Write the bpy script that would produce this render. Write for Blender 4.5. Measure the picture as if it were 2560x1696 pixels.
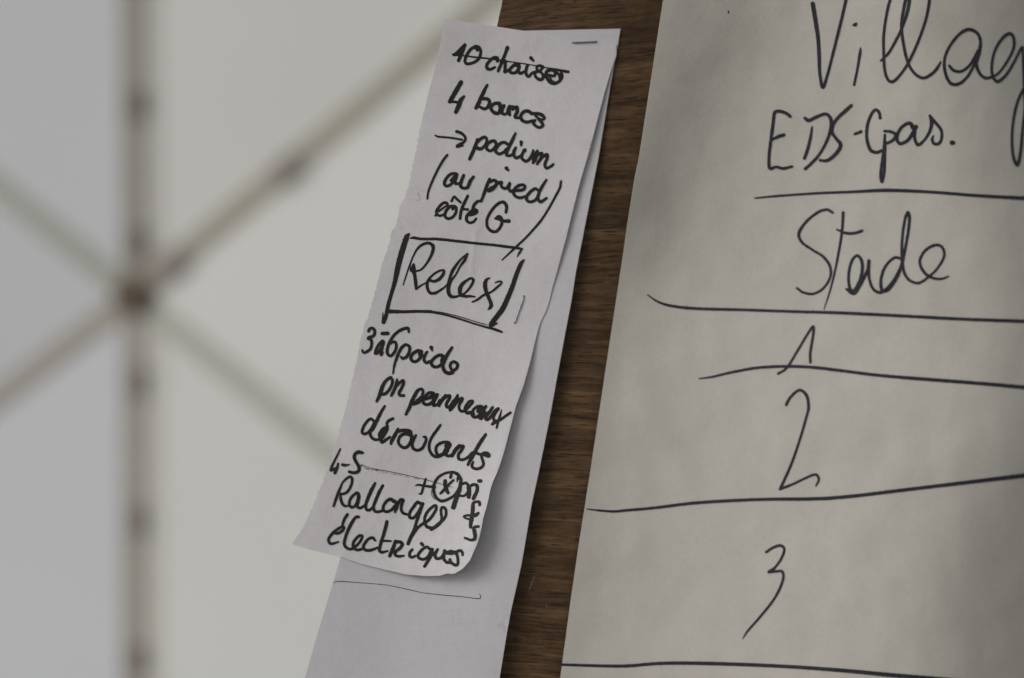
import bpy, bmesh, math, random
from mathutils import Vector, Matrix, noise

random.seed(7)
for o in list(bpy.data.objects):
    bpy.data.objects.remove(o)
SC = bpy.context.scene
COL = SC.collection

# ------------------------------------------------------------------ camera
FOCAL, SENSOR = 50.0, 36.0
D = 0.70                                    # metres from the lens to the note
cam_d = bpy.data.cameras.new('camera')
cam = bpy.data.objects.new('camera', cam_d)
COL.objects.link(cam)
cam.location = (0, 0, 0)
cam.rotation_euler = (math.radians(90), 0, 0)
cam_d.lens = FOCAL
cam_d.sensor_width = SENSOR
cam_d.clip_start = 0.02
cam_d.clip_end = 200
cam_d.dof.use_dof = True
cam_d.dof.focus_distance = 0.695
cam_d.dof.aperture_fstop = 2.35
SC.camera = cam

# ------------------------------------------------------------------ light
SUN_DIR = Vector((-0.66, -0.60, 0.42)).normalized()     # from the scene towards the sun
elev = math.asin(SUN_DIR.z)
world = bpy.data.worlds.new("World")
SC.world = world
world.use_nodes = True
wn = world.node_tree
wn.nodes.clear()
sky = wn.nodes.new('ShaderNodeTexSky')
sky.sky_type = 'NISHITA'
sky.sun_disc = False
sky.sun_elevation = elev
sky.sun_rotation = math.atan2(SUN_DIR.x, SUN_DIR.y)
sky.dust_density = 3.0
sky.altitude = 100
hsv = wn.nodes.new('ShaderNodeHueSaturation')           # thin overcast: the blue is washed out
hsv.inputs['Saturation'].default_value = 0.10
bg = wn.nodes.new('ShaderNodeBackground')
bg.inputs['Strength'].default_value = 0.078
wo = wn.nodes.new('ShaderNodeOutputWorld')
wn.links.new(sky.outputs[0], hsv.inputs['Color'])
wn.links.new(hsv.outputs[0], bg.inputs[0])
wn.links.new(bg.outputs[0], wo.inputs[0])

sun_d = bpy.data.lights.new('sun', 'SUN')
sun_d.energy = 1.35
sun_d.angle = math.radians(20)
sun_d.color = (1.0, 0.955, 0.90)
sun = bpy.data.objects.new('sun', sun_d)
COL.objects.link(sun)
sun.rotation_euler = SUN_DIR.to_track_quat('Z', 'Y').to_euler()

SC.view_settings.view_transform = 'Standard'
SC.view_settings.look = 'None'
SC.view_settings.exposure = 0.35
SC.view_settings.gamma = 1.0

# ------------------------------------------------------------------ measuring
K = SENSOR / FOCAL / 2560.0                 # tangent of one photo pixel
YAW = math.radians(14)                      # the board turns away to the right
U = Vector((math.cos(YAW), math.sin(YAW), 0))
V = Vector((0, 0, 1))
N = Vector((math.sin(YAW), -math.cos(YAW), 0))
C = Vector(((1150 - 1280) * K * D, D, 0))
FRAME = Matrix((( U.x, V.x, N.x, C.x), (U.y, V.y, N.y, C.y), (U.z, V.z, N.z, C.z), (0, 0, 0, 1)))

def ray(px, py):
    return Vector(((px - 1280) * K, 1.0, -(py - 848) * K))

def loc(px, py, h):
    """point of the board's own frame (u along, v up, h out of it) seen at that photo pixel"""
    d = ray(px, py)
    t = (C + N * h).dot(N) / d.dot(N)
    w = d * t - C
    return (w.dot(U), w.z, h)

def sstep(a, b, x):
    t = max(0.0, min(1.0, (x - a) / (b - a)))
    return t * t * (3 - 2 * t)

# ------------------------------------------------------------------ helpers
def tag(o, label=None, cat=None, group=None, kind=None):
    if label: o['label'] = label
    if cat: o['category'] = cat
    if group: o['group'] = group
    if kind: o['kind'] = kind
    return o

def obj(name, verts, faces, mat, parent=None, frame=False, smooth=False):
    me = bpy.data.meshes.new(name)
    me.from_pydata([tuple(v) for v in verts], [], faces)
    me.materials.append(mat)
    if smooth:
        for p in me.polygons: p.use_smooth = True
    me.update()
    o = bpy.data.objects.new(name, me)
    COL.objects.link(o)
    if parent: o.parent = parent
    elif frame: o.matrix_world = FRAME
    return o

def new_mat(name, rough=0.8, spec=0.3):
    m = bpy.data.materials.new(name)
    m.use_nodes = True
    nt = m.node_tree
    b = nt.nodes['Principled BSDF']
    b.inputs['Roughness'].default_value = rough
    b.inputs['Specular IOR Level'].default_value = spec
    return m, nt, b

def node(nt, kind, **kw):
    n = nt.nodes.new(kind)
    for k, v in kw.items():
        if k.startswith('i_'):
            n.inputs[k[2:].replace('_', ' ')].default_value = v
        else:
            setattr(n, k, v)
    return n

def ramp(nt, src, stops):
    r = nt.nodes.new('ShaderNodeValToRGB')
    el = r.color_ramp.elements
    while len(el) < len(stops): el.new(0.5)
    for e, (p, c) in zip(el, stops):
        e.position = p
        e.color = (c[0], c[1], c[2], 1) if isinstance(c, (tuple, list)) else (c, c, c, 1)
    nt.links.new(src, r.inputs[0])
    return r

def mix(nt, fac, a, b, mode='MIX'):
    m = nt.nodes.new('ShaderNodeMix')
    m.data_type = 'RGBA'
    m.blend_type = mode
    for sock, val in ((m.inputs[0], fac), (m.inputs[6], a), (m.inputs[7], b)):
        if isinstance(val, (int, float)): sock.default_value = val
        elif isinstance(val, tuple): sock.default_value = (val[0], val[1], val[2], 1)
        else: nt.links.new(val, sock)
    return m.outputs[2]

def math_n(nt, op, a, b=None, c=None):
    m = nt.nodes.new('ShaderNodeMath')
    m.operation = op
    for i, v in enumerate((a, b, c)):
        if v is None: continue
        if isinstance(v, (int, float)): m.inputs[i].default_value = v
        else: nt.links.new(v, m.inputs[i])
    return m.outputs[0]

# ------------------------------------------------------------------ materials
def paper_mat(name, col, col2, stains=(), transl=0.06, fibre=0.7, bump=0.22):
    m, nt, b = new_mat(name, 0.85, 0.15)
    tc = nt.nodes.new('ShaderNodeTexCoord')
    n1 = node(nt, 'ShaderNodeTexNoise', i_Scale=22.0, i_Detail=3.0)
    n2 = node(nt, 'ShaderNodeTexNoise', i_Scale=900.0, i_Detail=3.0)
    n3 = node(nt, 'ShaderNodeTexNoise', i_Scale=240.0, i_Detail=4.0, i_Roughness=0.7)
    for n in (n1, n2, n3): nt.links.new(tc.outputs['Object'], n.inputs['Vector'])
    c = mix(nt, ramp(nt, n1.outputs[0], [(0.35, 0.0), (0.65, 1.0)]).outputs[0], col, col2)
    c = mix(nt, fibre * 0.12, c, ramp(nt, n2.outputs[0], [(0.3, 0.25), (0.7, 1.0)]).outputs[0], 'MULTIPLY')
    c = mix(nt, 0.06, c, ramp(nt, n3.outputs[0], [(0.35, 0.4), (0.6, 1.0)]).outputs[0], 'MULTIPLY')
    for (px, py, r, s, sc) in stains:               # brown flecks and smudges
        u, v, _ = loc(px, py, 0.002)
        vm = node(nt, 'ShaderNodeVectorMath', operation='DISTANCE')
        sx = nt.nodes.new('ShaderNodeSeparateXYZ')
        nt.links.new(tc.outputs['Object'], sx.inputs[0])
        cx = nt.nodes.new('ShaderNodeCombineXYZ')
        nt.links.new(sx.outputs[0], cx.inputs[0]); nt.links.new(sx.outputs[1], cx.inputs[1])
        nt.links.new(cx.outputs[0], vm.inputs[0])
        vm.inputs[1].default_value = (u, v, 0)
        near = math_n(nt, 'SUBTRACT', 1.0, math_n(nt, 'DIVIDE', vm.outputs['Value'], r))
        near = math_n(nt, 'MAXIMUM', near, 0.0)
        sn = node(nt, 'ShaderNodeTexNoise', i_Scale=sc, i_Detail=5.0, i_Roughness=0.7)
        nt.links.new(tc.outputs['Object'], sn.inputs['Vector'])
        f = math_n(nt, 'MULTIPLY', ramp(nt, sn.outputs[0], [(0.50, 0.0), (0.68, 1.0)]).outputs[0], near)
        f = math_n(nt, 'MINIMUM', math_n(nt, 'MULTIPLY', f, s), 1.0)
        c = mix(nt, f, c, (0.34, 0.20, 0.13))
    nt.links.new(c, b.inputs['Base Color'])
    bp = node(nt, 'ShaderNodeBump', i_Strength=bump, i_Distance=0.0004)
    n4 = node(nt, 'ShaderNodeTexNoise', i_Scale=60.0, i_Detail=5.0, i_Roughness=0.6)
    nt.links.new(tc.outputs['Object'], n4.inputs['Vector'])
    hsum = math_n(nt, 'ADD', math_n(nt, 'MULTIPLY', n4.outputs[0], 4.0), n2.outputs[0])
    nt.links.new(hsum, bp.inputs['Height'])
    nt.links.new(bp.outputs[0], b.inputs['Normal'])
    tr = nt.nodes.new('ShaderNodeBsdfTranslucent')
    nt.links.new(c, tr.inputs[0])
    ms = nt.nodes.new('ShaderNodeMixShader')
    ms.inputs[0].default_value = transl
    out = nt.nodes['Material Output']
    nt.links.new(b.outputs[0], ms.inputs[1]); nt.links.new(tr.outputs[0], ms.inputs[2])
    nt.links.new(ms.outputs[0], out.inputs[0])
    return m

M_SLIP = paper_mat('note_paper', (0.590, 0.570, 0.594), (0.565, 0.546, 0.570),
                   [(1042, 488, .006, 1.0, 700), (1000, 560, .012, .5, 300), (1212, 560, .01, .25, 500),
                    (1470, 365, .004, 1.3, 900), (1180, 745, .010, .25, 500)])
M_STRIP = paper_mat('strip_paper', (0.555, 0.546, 0.575), (0.53, 0.522, 0.55),
                    [(1155, 1545, .010, .3, 600), (1262, 1560, .006, .8, 500)])
M_CHART = paper_mat('chart_paper', (0.460, 0.445, 0.410), (0.438, 0.423, 0.388),
                    [(2457, 334, .003, .8, 800)], transl=0.04)

def ink_mat(name, col, rough):
    m, nt, b = new_mat(name, rough, 0.35)
    tc = nt.nodes.new('ShaderNodeTexCoord')
    n = node(nt, 'ShaderNodeTexNoise', i_Scale=500.0, i_Detail=3.0)
    nt.links.new(tc.outputs['Object'], n.inputs['Vector'])
    c2 = tuple(x * 1.8 for x in col)
    nt.links.new(mix(nt, ramp(nt, n.outputs[0], [(0.4, 0.0), (0.7, 1.0)]).outputs[0], col, c2), b.inputs['Base Color'])
    return m
M_INK = ink_mat('black_marker_ink', (0.0105, 0.0075, 0.0085), 0.6)
M_INK2 = ink_mat('blue_black_marker_ink', (0.014, 0.014, 0.021), 0.6)
M_PEN = ink_mat('ballpoint_ink', (0.055, 0.04, 0.075), 0.5)

def wood_mat():
    m, nt, b = new_mat('stained_plywood', 0.5, 0.15)
    tc = nt.nodes.new('ShaderNodeTexCoord')
    s = nt.nodes.new('ShaderNodeSeparateXYZ')
    nt.links.new(tc.outputs['Object'], s.inputs[0])
    wv = node(nt, 'ShaderNodeTexNoise', i_Scale=9.0, i_Detail=2.0)
    nt.links.new(tc.outputs['Object'], wv.inputs['Vector'])
    # grain climbs to the right at the top of the board and falls at the bottom
    slope = math_n(nt, 'ADD', math_n(nt, 'MULTIPLY', s.outputs[1], 0.75), 0.0)
    w = math_n(nt, 'SUBTRACT', s.outputs[1], math_n(nt, 'MULTIPLY', s.outputs[0], slope))
    w = math_n(nt, 'ADD', w, math_n(nt, 'MULTIPLY', wv.outputs[0], 0.010))
    def grain(su, sv, det, rg, dist=0.0):
        cx = nt.nodes.new('ShaderNodeCombineXYZ')
        nt.links.new(math_n(nt, 'MULTIPLY', s.outputs[0], su), cx.inputs[0])
        nt.links.new(math_n(nt, 'MULTIPLY', w, sv), cx.inputs[1])
        nt.links.new(math_n(nt, 'MULTIPLY', s.outputs[2], sv), cx.inputs[2])
        n = node(nt, 'ShaderNodeTexNoise', i_Scale=1.0, i_Detail=det, i_Roughness=rg, i_Distortion=dist)
        nt.links.new(cx.outputs[0], n.inputs['Vector'])
        return n.outputs[0]
    streak = grain(70, 2300, 3, .6, .6)
    fine = grain(230, 3900, 3, .6)
    band = grain(14, 210, 4, .6, .6)
    blotch = node(nt, 'ShaderNodeTexNoise', i_Scale=42.0, i_Detail=5.0, i_Roughness=.65)
    nt.links.new(tc.outputs['Object'], blotch.inputs['Vector'])
    c = ramp(nt, band, [(0.30, (0.046, 0.028, 0.015)), (0.52, (0.096, 0.058, 0.030)), (0.72, (0.165, 0.103, 0.055))]).outputs[0]
    c = mix(nt, 0.62, c, ramp(nt, blotch.outputs[0], [(0.3, 0.42), (0.65, 1.15)]).outputs[0], 'MULTIPLY')
    c = mix(nt, 0.55, c, ramp(nt, fine, [(0.3, 0.45), (0.65, 1.3)]).outputs[0], 'MULTIPLY')
    pores = ramp(nt, streak, [(0.37, 1.0), (0.445, 0.0)]).outputs[0]
    c = mix(nt, math_n(nt, 'MULTIPLY', pores, 0.9), c, (0.013, 0.008, 0.005))
    hi = ramp(nt, streak, [(0.60, 0.0), (0.78, 1.0)]).outputs[0]
    c = mix(nt, math_n(nt, 'MULTIPLY', hi, 0.22), c, (0.20, 0.13, 0.072))
    # a pale scuff
    nt.links.new(c, b.inputs['Base Color'])
    bp = node(nt, 'ShaderNodeBump', i_Strength=0.5, i_Distance=0.0004)
    nt.links.new(math_n(nt, 'SUBTRACT', math_n(nt, 'MULTIPLY', fine, .4), pores), bp.inputs['Height'])
    nt.links.new(bp.outputs[0], b.inputs['Normal'])
    rr = ramp(nt, blotch.outputs[0], [(0.3, 0.36), (0.7, 0.6)])
    nt.links.new(rr.outputs[0], b.inputs['Roughness'])
    return m
M_WOOD = wood_mat()

def plain(name, col, rough=0.6, metal=0.0, var=0.15, scale=40):
    m, nt, b = new_mat(name, rough, 0.4)
    b.inputs['Metallic'].default_value = metal
    tc = nt.nodes.new('ShaderNodeTexCoord')
    n = node(nt, 'ShaderNodeTexNoise', i_Scale=float(scale), i_Detail=4.0)
    nt.links.new(tc.outputs['Object'], n.inputs['Vector'])
    c2 = tuple(x * (1 - var) for x in col)
    nt.links.new(mix(nt, n.outputs[0], col, c2), b.inputs['Base Color'])
    return m
M_STEEL = plain('staple_steel', (0.30, 0.30, 0.32), 0.42, 1.0, 0.3, 900)
M_POLE_V = plain('brown_grey_pole', (0.275, 0.255, 0.23), 0.8)
M_POLE_R = plain('olive_wood_pole', (0.295, 0.275, 0.23), 0.8)
M_POLE_L = plain('grey_green_pole', (0.33, 0.34, 0.305), 0.6)
M_POLE_B = plain('beige_pole', (0.31, 0.285, 0.25), 0.6)
M_HUB = plain('dark_hub', (0.095, 0.070, 0.045), 0.8)
M_BOLT = plain('bolt_metal', (0.2, 0.19, 0.17), 0.45, 0.8)
M_STRAP = plain('brown_strap', (0.215, 0.182, 0.165), 0.7)
M_SCUFF = plain('pale_scuff', (0.20, 0.165, 0.115), 0.6, 0, .4, 900)

def cloth_mat(name, col, tr_fac):
    m, nt, b = new_mat(name, 0.8, 0.1)
    tc = nt.nodes.new('ShaderNodeTexCoord')
    n = node(nt, 'ShaderNodeTexNoise', i_Scale=1.6, i_Detail=2.0)
    nt.links.new(tc.outputs['Object'], n.inputs['Vector'])
    c = mix(nt, n.outputs[0], col, tuple(x * .90 for x in col))
    nt.links.new(c, b.inputs['Base Color'])
    t = nt.nodes.new('ShaderNodeBsdfTranslucent')
    nt.links.new(c, t.inputs[0])
    ms = nt.nodes.new('ShaderNodeMixShader')
    ms.inputs[0].default_value = tr_fac
    nt.links.new(b.outputs[0], ms.inputs[1]); nt.links.new(t.outputs[0], ms.inputs[2])
    nt.links.new(ms.outputs[0], nt.nodes['Material Output'].inputs[0])
    return m
M_CLOTH_R = cloth_mat('white_canvas_lit', (0.85, 0.86, 0.83), 0.5)  # right facets: white canvas with their brighter, warmer light in the colour
M_CLOTH_L = cloth_mat('white_canvas_dimmed', (0.775, 0.795, 0.825), 0.5)  # same canvas; dimmer, bluer light of the left facets painted into its colour
M_CLOTH_STRIP = cloth_mat('canvas_strip', (0.54, 0.54, 0.505), 0.2)

# ------------------------------------------------------------------ ground
M_GROUND = plain('trodden_ground', (0.30, 0.28, 0.24), 0.9, 0, .5, 3)
g = obj('ground', [(-60, -60, -1.45), (60, -60, -1.45), (60, 60, -1.45), (-60, 60, -1.45)], [(0, 1, 2, 3)], M_GROUND)
tag(g, kind='structure')

# ------------------------------------------------------------------ dome tent behind
def far(px, py, depth):
    return ray(px, py) * depth

HUBP = (333, 739)
DH, DN = 2.75, 2.60
hub = far(*HUBP, DH)
dome = bpy.data.objects.new('dome_tent', None)
COL.objects.link(dome)
dome.location = hub
tag(dome, 'white canvas dome tent on thin poles meeting in a dark hub, out of focus', 'tent')

def place(o):
    o.parent = dome
    o.matrix_parent_inverse = Matrix.Translation(-hub)
    return o

nodes = [(322, -1150), (2441, 739 - 2100 * .830), (2441, 739 + 2100 * .808), (332, 2650), (-1759, 739 + 2100 * .748), (-1759, 739 - 2100 * .800)]
ends = [far(x, y, DN) for x, y in nodes]
mats = [M_POLE_V, M_POLE_R, M_POLE_L, M_POLE_V, M_POLE_B, M_POLE_L]
wid = [0.045, 0.042, 0.044, 0.045, 0.042, 0.044]

def pole(a, b, w, mat, name='pole', n=14, depth=None):
    """round-edged bar from a to b"""
    ax = (b - a).normalized()
    side = ax.cross(Vector((0, 1, 0))).normalized()
    nor = side.cross(ax).normalized()
    vs, fs = [], []
    for p in (a, b):
        for k in range(n):
            t = 2 * math.pi * k / n
            cx, cz = math.cos(t), math.sin(t)
            cx = math.copysign(abs(cx) ** .3, cx); cz = math.copysign(abs(cz) ** .3, cz)
            vs.append(p + side * (w / 2 * cx) + nor * ((depth or w) / 2 * cz))
    for k in range(n):
        fs.append((k, (k + 1) % n, n + (k + 1) % n, n + k))
    fs.append(tuple(range(n))[::-1]); fs.append(tuple(range(n, 2 * n)))
    return place(obj(name, vs, fs, mat, smooth=False))

for e, mt, w in zip(ends, mats, wid):
    d = (e - hub).normalized()
    pole(hub + d * 0.022, e, w, mt, depth=0.003)

def on_pole(i, py=None, px=None):
    """point on pole i at that photo row or column"""
    a, b = hub, ends[i]
    lo, hi = 0.0, 1.0
    for _ in range(40):
        mid = (lo + hi) / 2
        p = a.lerp(b, mid)
        x = p.x / p.y / K + 1280; y = -p.z / p.y / K + 848
        ref = (y - HUBP[1]) / (nodes[i][1] - HUBP[1]) if py is not None else (x - HUBP[0]) / (nodes[i][0] - HUBP[0])
        want = (py - HUBP[1]) / (nodes[i][1] - HUBP[1]) if py is not None else (px - HUBP[0]) / (nodes[i][0] - HUBP[0])
        if ref < want: lo = mid
        else: hi = mid
    return a.lerp(b, (lo + hi) / 2), (b - a).normalized()

for i, kw in ((0, dict(py=254)), (0, dict(py=600)), (3, dict(py=951)), (3, dict(py=1297)), (3, dict(py=1643)),
              (1, dict(px=715)), (1, dict(px=425))):
    p, d = on_pole(i, **kw)
    L = 0.025 if i in (0, 3) else 0.032
    w = wid[i] * (0.82 if i in (0, 3) else 1.06)
    pole(p - d * L - Vector((0, .006, 0)), p + d * L - Vector((0, .006, 0)), w, M_STRAP, 'strap', depth=0.014)

# hub: a turned disc with a bolt and washer
def disc(name, c, r, th, mat, n=28, bev=.15):
    vs, fs = [], []
    prof = [(r, th / 2), (r, -th / 2 + th * bev), (r * (1 - bev * .6), -th / 2)]
    for rr, yy in prof:
        for k in range(n):
            t = 2 * math.pi * k / n
            vs.append(c + Vector((rr * math.cos(t), yy, rr * math.sin(t))))
    for j in range(2):
        for k in range(n):
            fs.append((j * n + k, j * n + (k + 1) % n, (j + 1) * n + (k + 1) % n, (j + 1) * n + k))
    fs.append(tuple(range(n))); fs.append(tuple(range(2 * n, 3 * n))[::-1])
    return place(obj(name, vs, fs, mat))
disc('hub', hub + Vector((0, -.008, 0)), 0.037, 0.022, M_HUB)
disc('bolt', hub + Vector((0, -.024, 0)), 0.009, 0.016, M_BOLT, 6)

# canvas panels, a little behind the poles, each sagging gently
def panel(i):
    a, b, c = hub, ends[i], ends[(i + 1) % 6]
    off = Vector((0, 0.005, 0))
    n = 16
    idx, vs, fs = {}, [], []
    for r in range(n + 1):
        for s in range(n + 1 - r):
            f1, f2 = r / n, s / n
            p = a * (1 - f1 - f2) + b * f1 + c * f2
            bulge = 27 * f1 * f2 * (1 - f1 - f2)
            idx[(r, s)] = len(vs)
            vs.append(p + off + Vector((0, -0.004 * bulge, 0)))
    for r in range(n):
        for s in range(n - r):
            fs.append((idx[(r, s)], idx[(r + 1, s)], idx[(r, s + 1)]))
            if s < n - r - 1:
                fs.append((idx[(r + 1, s)], idx[(r + 1, s + 1)], idx[(r, s + 1)]))
    o = place(obj('canvas_panel', vs, fs, M_CLOTH_R if i in (0, 1, 2) else M_CLOTH_L, smooth=True))
    return o
for i in range(6):
    panel(i)

# darker grey strip of cloth along the right of the upright poles
for i in (0, 3):
    a = hub + Vector((0.036, .0022, 0)); b = ends[i] + Vector((0.036, .0022, 0))
    w = 0.022
    vs = [a + Vector((-w, 0, 0)), a + Vector((w * .9, .0, 0)), b + Vector((w * .9, .0, 0)), b + Vector((-w, 0, 0))]
    vs += [v + Vector((0, .0012, 0)) for v in vs]
    place(obj('canvas_strip', vs, [(0, 1, 2, 3), (7, 6, 5, 4), (0, 4, 5, 1), (1, 5, 6, 2), (2, 6, 7, 3), (3, 7, 4, 0)], M_CLOTH_STRIP))

# ------------------------------------------------------------------ sheets
def resample(pts, n):
    L = [0.0]
    for a, b in zip(pts, pts[1:]):
        L.append(L[-1] + math.hypot(b[0] - a[0], b[1] - a[1]))
    out, j = [], 0
    for i in range(n + 1):
        s = L[-1] * i / n
        while j < len(L) - 2 and L[j + 1] < s: j += 1
        t = (s - L[j]) / max(1e-9, L[j + 1] - L[j])
        out.append((pts[j][0] + (pts[j + 1][0] - pts[j][0]) * t, pts[j][1] + (pts[j + 1][1] - pts[j][1]) * t))
    return out

def sheet(name, top, right, bottom, left, nu, nv, H, mat, rough_left=0.0, thick=0.00012):
    """paper bounded by four measured edges (top and bottom run left to right, left and right run downward)"""
    T, B = resample(top, nu), resample(bottom, nu)
    L, R = resample(left, nv), resample(right, nv)
    if rough_left:
        L = [(x + rough_left * sstep(0, .2, j / nv) * (noise.noise(Vector((y * .11, 3, 0))) * 1.2 + noise.noise(Vector((y * .35, 9, 0))) * .8), y)
             for j, (x, y) in enumerate(L)]
        T[0] = L[0]; B[0] = L[-1]
    vs, fs = [], []
    for j in range(nv + 1):
        v = j / nv
        for i in range(nu + 1):
            u = i / nu
            q = []
            for k in (0, 1):
                q.append((1 - v) * T[i][k] + v * B[i][k] + (1 - u) * L[j][k] + u * R[j][k]
                         - ((1 - u) * (1 - v) * T[0][k] + u * (1 - v) * T[-1][k] + (1 - u) * v * B[0][k] + u * v * B[-1][k]))
            vs.append(loc(q[0], q[1], H(q[0], q[1])))
    for j in range(nv):
        for i in range(nu):
            a = j * (nu + 1) + i
            fs.append((a, a + nu + 1, a + nu + 2, a + 1))
    o = obj(name, vs, fs, mat, frame=True, smooth=True)
    me = o.data
    cnt = {}
    for p in me.polygons:
        for ek in p.edge_keys: cnt[ek] = cnt.get(ek, 0) + 1
    for e in me.edges:
        if cnt[tuple(sorted(e.vertices))] == 1: e.use_edge_sharp = True
    m = o.modifiers.new('thickness', 'SOLIDIFY')
    m.thickness = thick
    m.offset = -1
    return o

# heights above the board, in metres, at a photo pixel
def h_under(px, py):
    g = sstep(60, 1500, py)
    side = sstep(300, 0, (1551 - 0.185 * (py - 72)) - px)
    h = 0.0007 + 0.0022 * g + 0.0018 * side * sstep(100, 700, py)
    return h + 0.0003 * math.sin(px * .011 + py * .004) * g

def h_slip(px, py):
    xr = 1467 - 0.29 * (py - 400)
    d = max(0.0, xr - px)
    h = h_under(px, py) + 0.0005
    e = max(0.0, 1 - d / 210.0)
    # the right edge stands off the strip below, pinned by the staple in the middle
    h += 0.0012 * e * e * sstep(110, 330, py) * (1 - sstep(560, 760, py))
    h += 0.0024 * e * e * sstep(790, 1000, py)
    h += 0.0031 * e ** 1.6 * sstep(980, 1330, py)
    h += 0.0022 * sstep(1080, 1450, py) * sstep(760, 1050, px)
    h += 0.0004 * math.sin(py * .013 + px * .006) * sstep(60, 300, d)
    h += 0.0016 * math.exp(-((px - 1090 - (py - 60) * -.2) / 90.0) ** 2) * (1 - sstep(60, 200, py))
    h += 0.00014 * noise.noise(Vector((px * .018, py * .012, 7.0))) * sstep(20, 140, d)
    h += 0.00005 * noise.noise(Vector((px * .06, py * .05, 2.0)))
    # a faint handling crease beside Relex
    cx = 1192 - 0.12 * (py - 560)
    h += 0.00022 * math.exp(-abs(px - cx) / 7.0) * sstep(540, 590, py) * (1 - sstep(660, 720, py))
    return h

def h_chart(px, py):
    xl = 1658 - 0.1515 * py
    # a soft fold running from the top down to the left edge
    bx = 1850 - 0.43 * py
    s = (px - bx) / 66.0
    s = max(-30, min(30, s))
    fold = 0.0108 * (1 - 0.75 * sstep(420, 800, py)) / (1 + math.exp(s))
    base = 0.003 + 0.031 * sstep(0, 1000, px - xl)
    x0 = 2230 + 220 * math.exp(-((py - 850) / 480.0) ** 2)
    q = max(0.0, px - x0)
    r = 0.0235 * (min(q, 420.0) / 380.0) ** 2
    if q > 420: r += 0.0035 * (1 - math.exp(-(q - 420) / 150.0))
    h = base + fold - r
    h += 0.0005 * noise.noise(Vector((px * .0045, py * .0035, 1.0))) + 0.0005 * noise.noise(Vector((px * .011, py * .009, 4.0)))
    h += 0.00016 * noise.noise(Vector((px * .021, py * .017, 9.0)))
    h += 0.0012 * math.exp(-((px - 1625) / 55.0) ** 2 - ((py - 1040) / 70.0) ** 2)
    return max(0.0012, h + 0.026 * sstep(900, -350, py))

# --- the board itself
def board():
    left = [(1258, -420), (1257, -200), (1256, -60), (1256, 0), (1254.5, 12), (1252, 24), (1248, 40), (1245, 55), (1242, 67),
            (1232, 120), (1216, 220), (1185, 420), (1140, 700), (1093, 1000), (1046, 1300), (984, 1696), (930, 2050)]
    front = []
    for p in left:
        front.append(loc(p[0], p[1], 0.0))
    tr, br = loc(3300, -420, 0), loc(3300, 2150, 0)
    n = len(front)
    th = 0.009
    vs = list(front) + [(v[0] + .004 + .0006 * math.sin(k * 2.3), v[1], -th) for k, v in enumerate(front)]
    vs += [tr, br, (tr[0], tr[1], -th), (br[0], br[1], -th)]
    T, Bq, T2, B2 = 2 * n, 2 * n + 1, 2 * n + 2, 2 * n + 3
    fs = [tuple(range(n)) + (Bq, T), tuple(range(n, 2 * n))[::-1] + (T2, B2)]
    for k in range(n - 1):
        fs.append((k, n + k, n + k + 1, k + 1))
    fs += [(0, T, T2, n), (n - 1, 2 * n - 1, B2, Bq), (T, Bq, B2, T2)]
    o = obj('plywood_board', vs, fs, M_WOOD, frame=True)
    tag(o, 'dark brown stained plywood notice board with fine horizontal grain', 'board')
    return o
brd = board()

def scuff(pts, w, h=0.00006):
    vs, fs = [], []
    for k, (x, y) in enumerate(pts):
        ww = w * math.sin(math.pi * (k + .35) / (len(pts) - .3))
        vs += [loc(x - ww, y - ww * .3, h), loc(x + ww, y + ww * .3, h)]
    for k in range(len(pts) - 1):
        fs.append((2 * k, 2 * k + 2, 2 * k + 3, 2 * k + 1))
    return obj('scuff_mark', vs, fs, M_SCUFF, parent=brd)
scuff([(1338, 1438), (1333, 1450), (1328, 1462), (1324, 1472), (1321, 1480)], 1.3)
scuff([(1406, 1243), (1404, 1245), (1403, 1247)], 1.0)
def pit(x, y, r):
    vs = [loc(x + r * math.cos(k * .9) * (1 + .3 * math.sin(k * 2.1)), y + .7 * r * math.sin(k * .9), 0.00005) for k in range(7)]
    obj('pin_hole', vs, [tuple(range(7))[::-1]], M_PIT, parent=brd)
M_PIT = plain('hole_shadow', (0.012, 0.009, 0.007), 0.9)
for a in ((1438, 4, 3.2), (1451, 891, 3.4), (1583, 118, 1.8), (1601, 300, 1.5), (1532, 520, 1.6), (1418, 1005, 1.4), (1380, 1330, 1.6), (1342, 1600, 1.8)):
    pit(*a)
scuff([(1365, 1508), (1366, 1515), (1368, 1519)], .8)

# --- flip-chart sheet on the right
chart = sheet('flipchart_sheet',
              [(1718, -400), (2100, -400), (2960, -400)], [(2960, -400), (2960, 2100)],
              [(1335, 2100), (2000, 2100), (2960, 2100)],
              [(1718, -400), (1658, 0), (1647.8, 66), (1625, 215.5), (1597, 397), (1587.5, 440), (1568, 562.5), (1560, 621.7),
               (1539, 760), (1514, 925), (1495, 1052), (1472.6, 1200), (1447, 1362), (1427, 1499), (1414, 1597), (1400.5, 1696), (1335, 2100)],
              110, 170, h_chart, M_CHART)
tag(chart, 'large off-white flip-chart sheet with Village, Stade and 1 2 3 written in marker', 'paper sheet')

# --- long strip underneath
strip = sheet('paper_strip',
              [(1119, 83), (1308, 77.3), (1551, 72.2)],
              [(1551, 72.2), (1541, 137), (1526, 215), (1495.7, 397), (1470, 527), (1440, 679), (1429, 750), (1413.4, 831.7), (1399.8, 905.6),
               (1388, 969.8), (1372.6, 1054.6), (1347, 1180), (1329, 1262.5), (1309.5, 1378.7), (1303, 1415), (1277, 1529.5), (1265, 1597),
               (1249, 1696), (1219, 1880)],
              [(704, 1880), (960, 1880), (1219, 1880)],
              [(1119, 83), (851.6, 1393), (831.8, 1460), (790, 1597), (762, 1696), (704, 1880)],
              60, 230, h_under, M_STRIP)
tag(strip, 'long pale lilac paper strip hanging under the note, one thin pen line below', 'paper strip')

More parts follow.
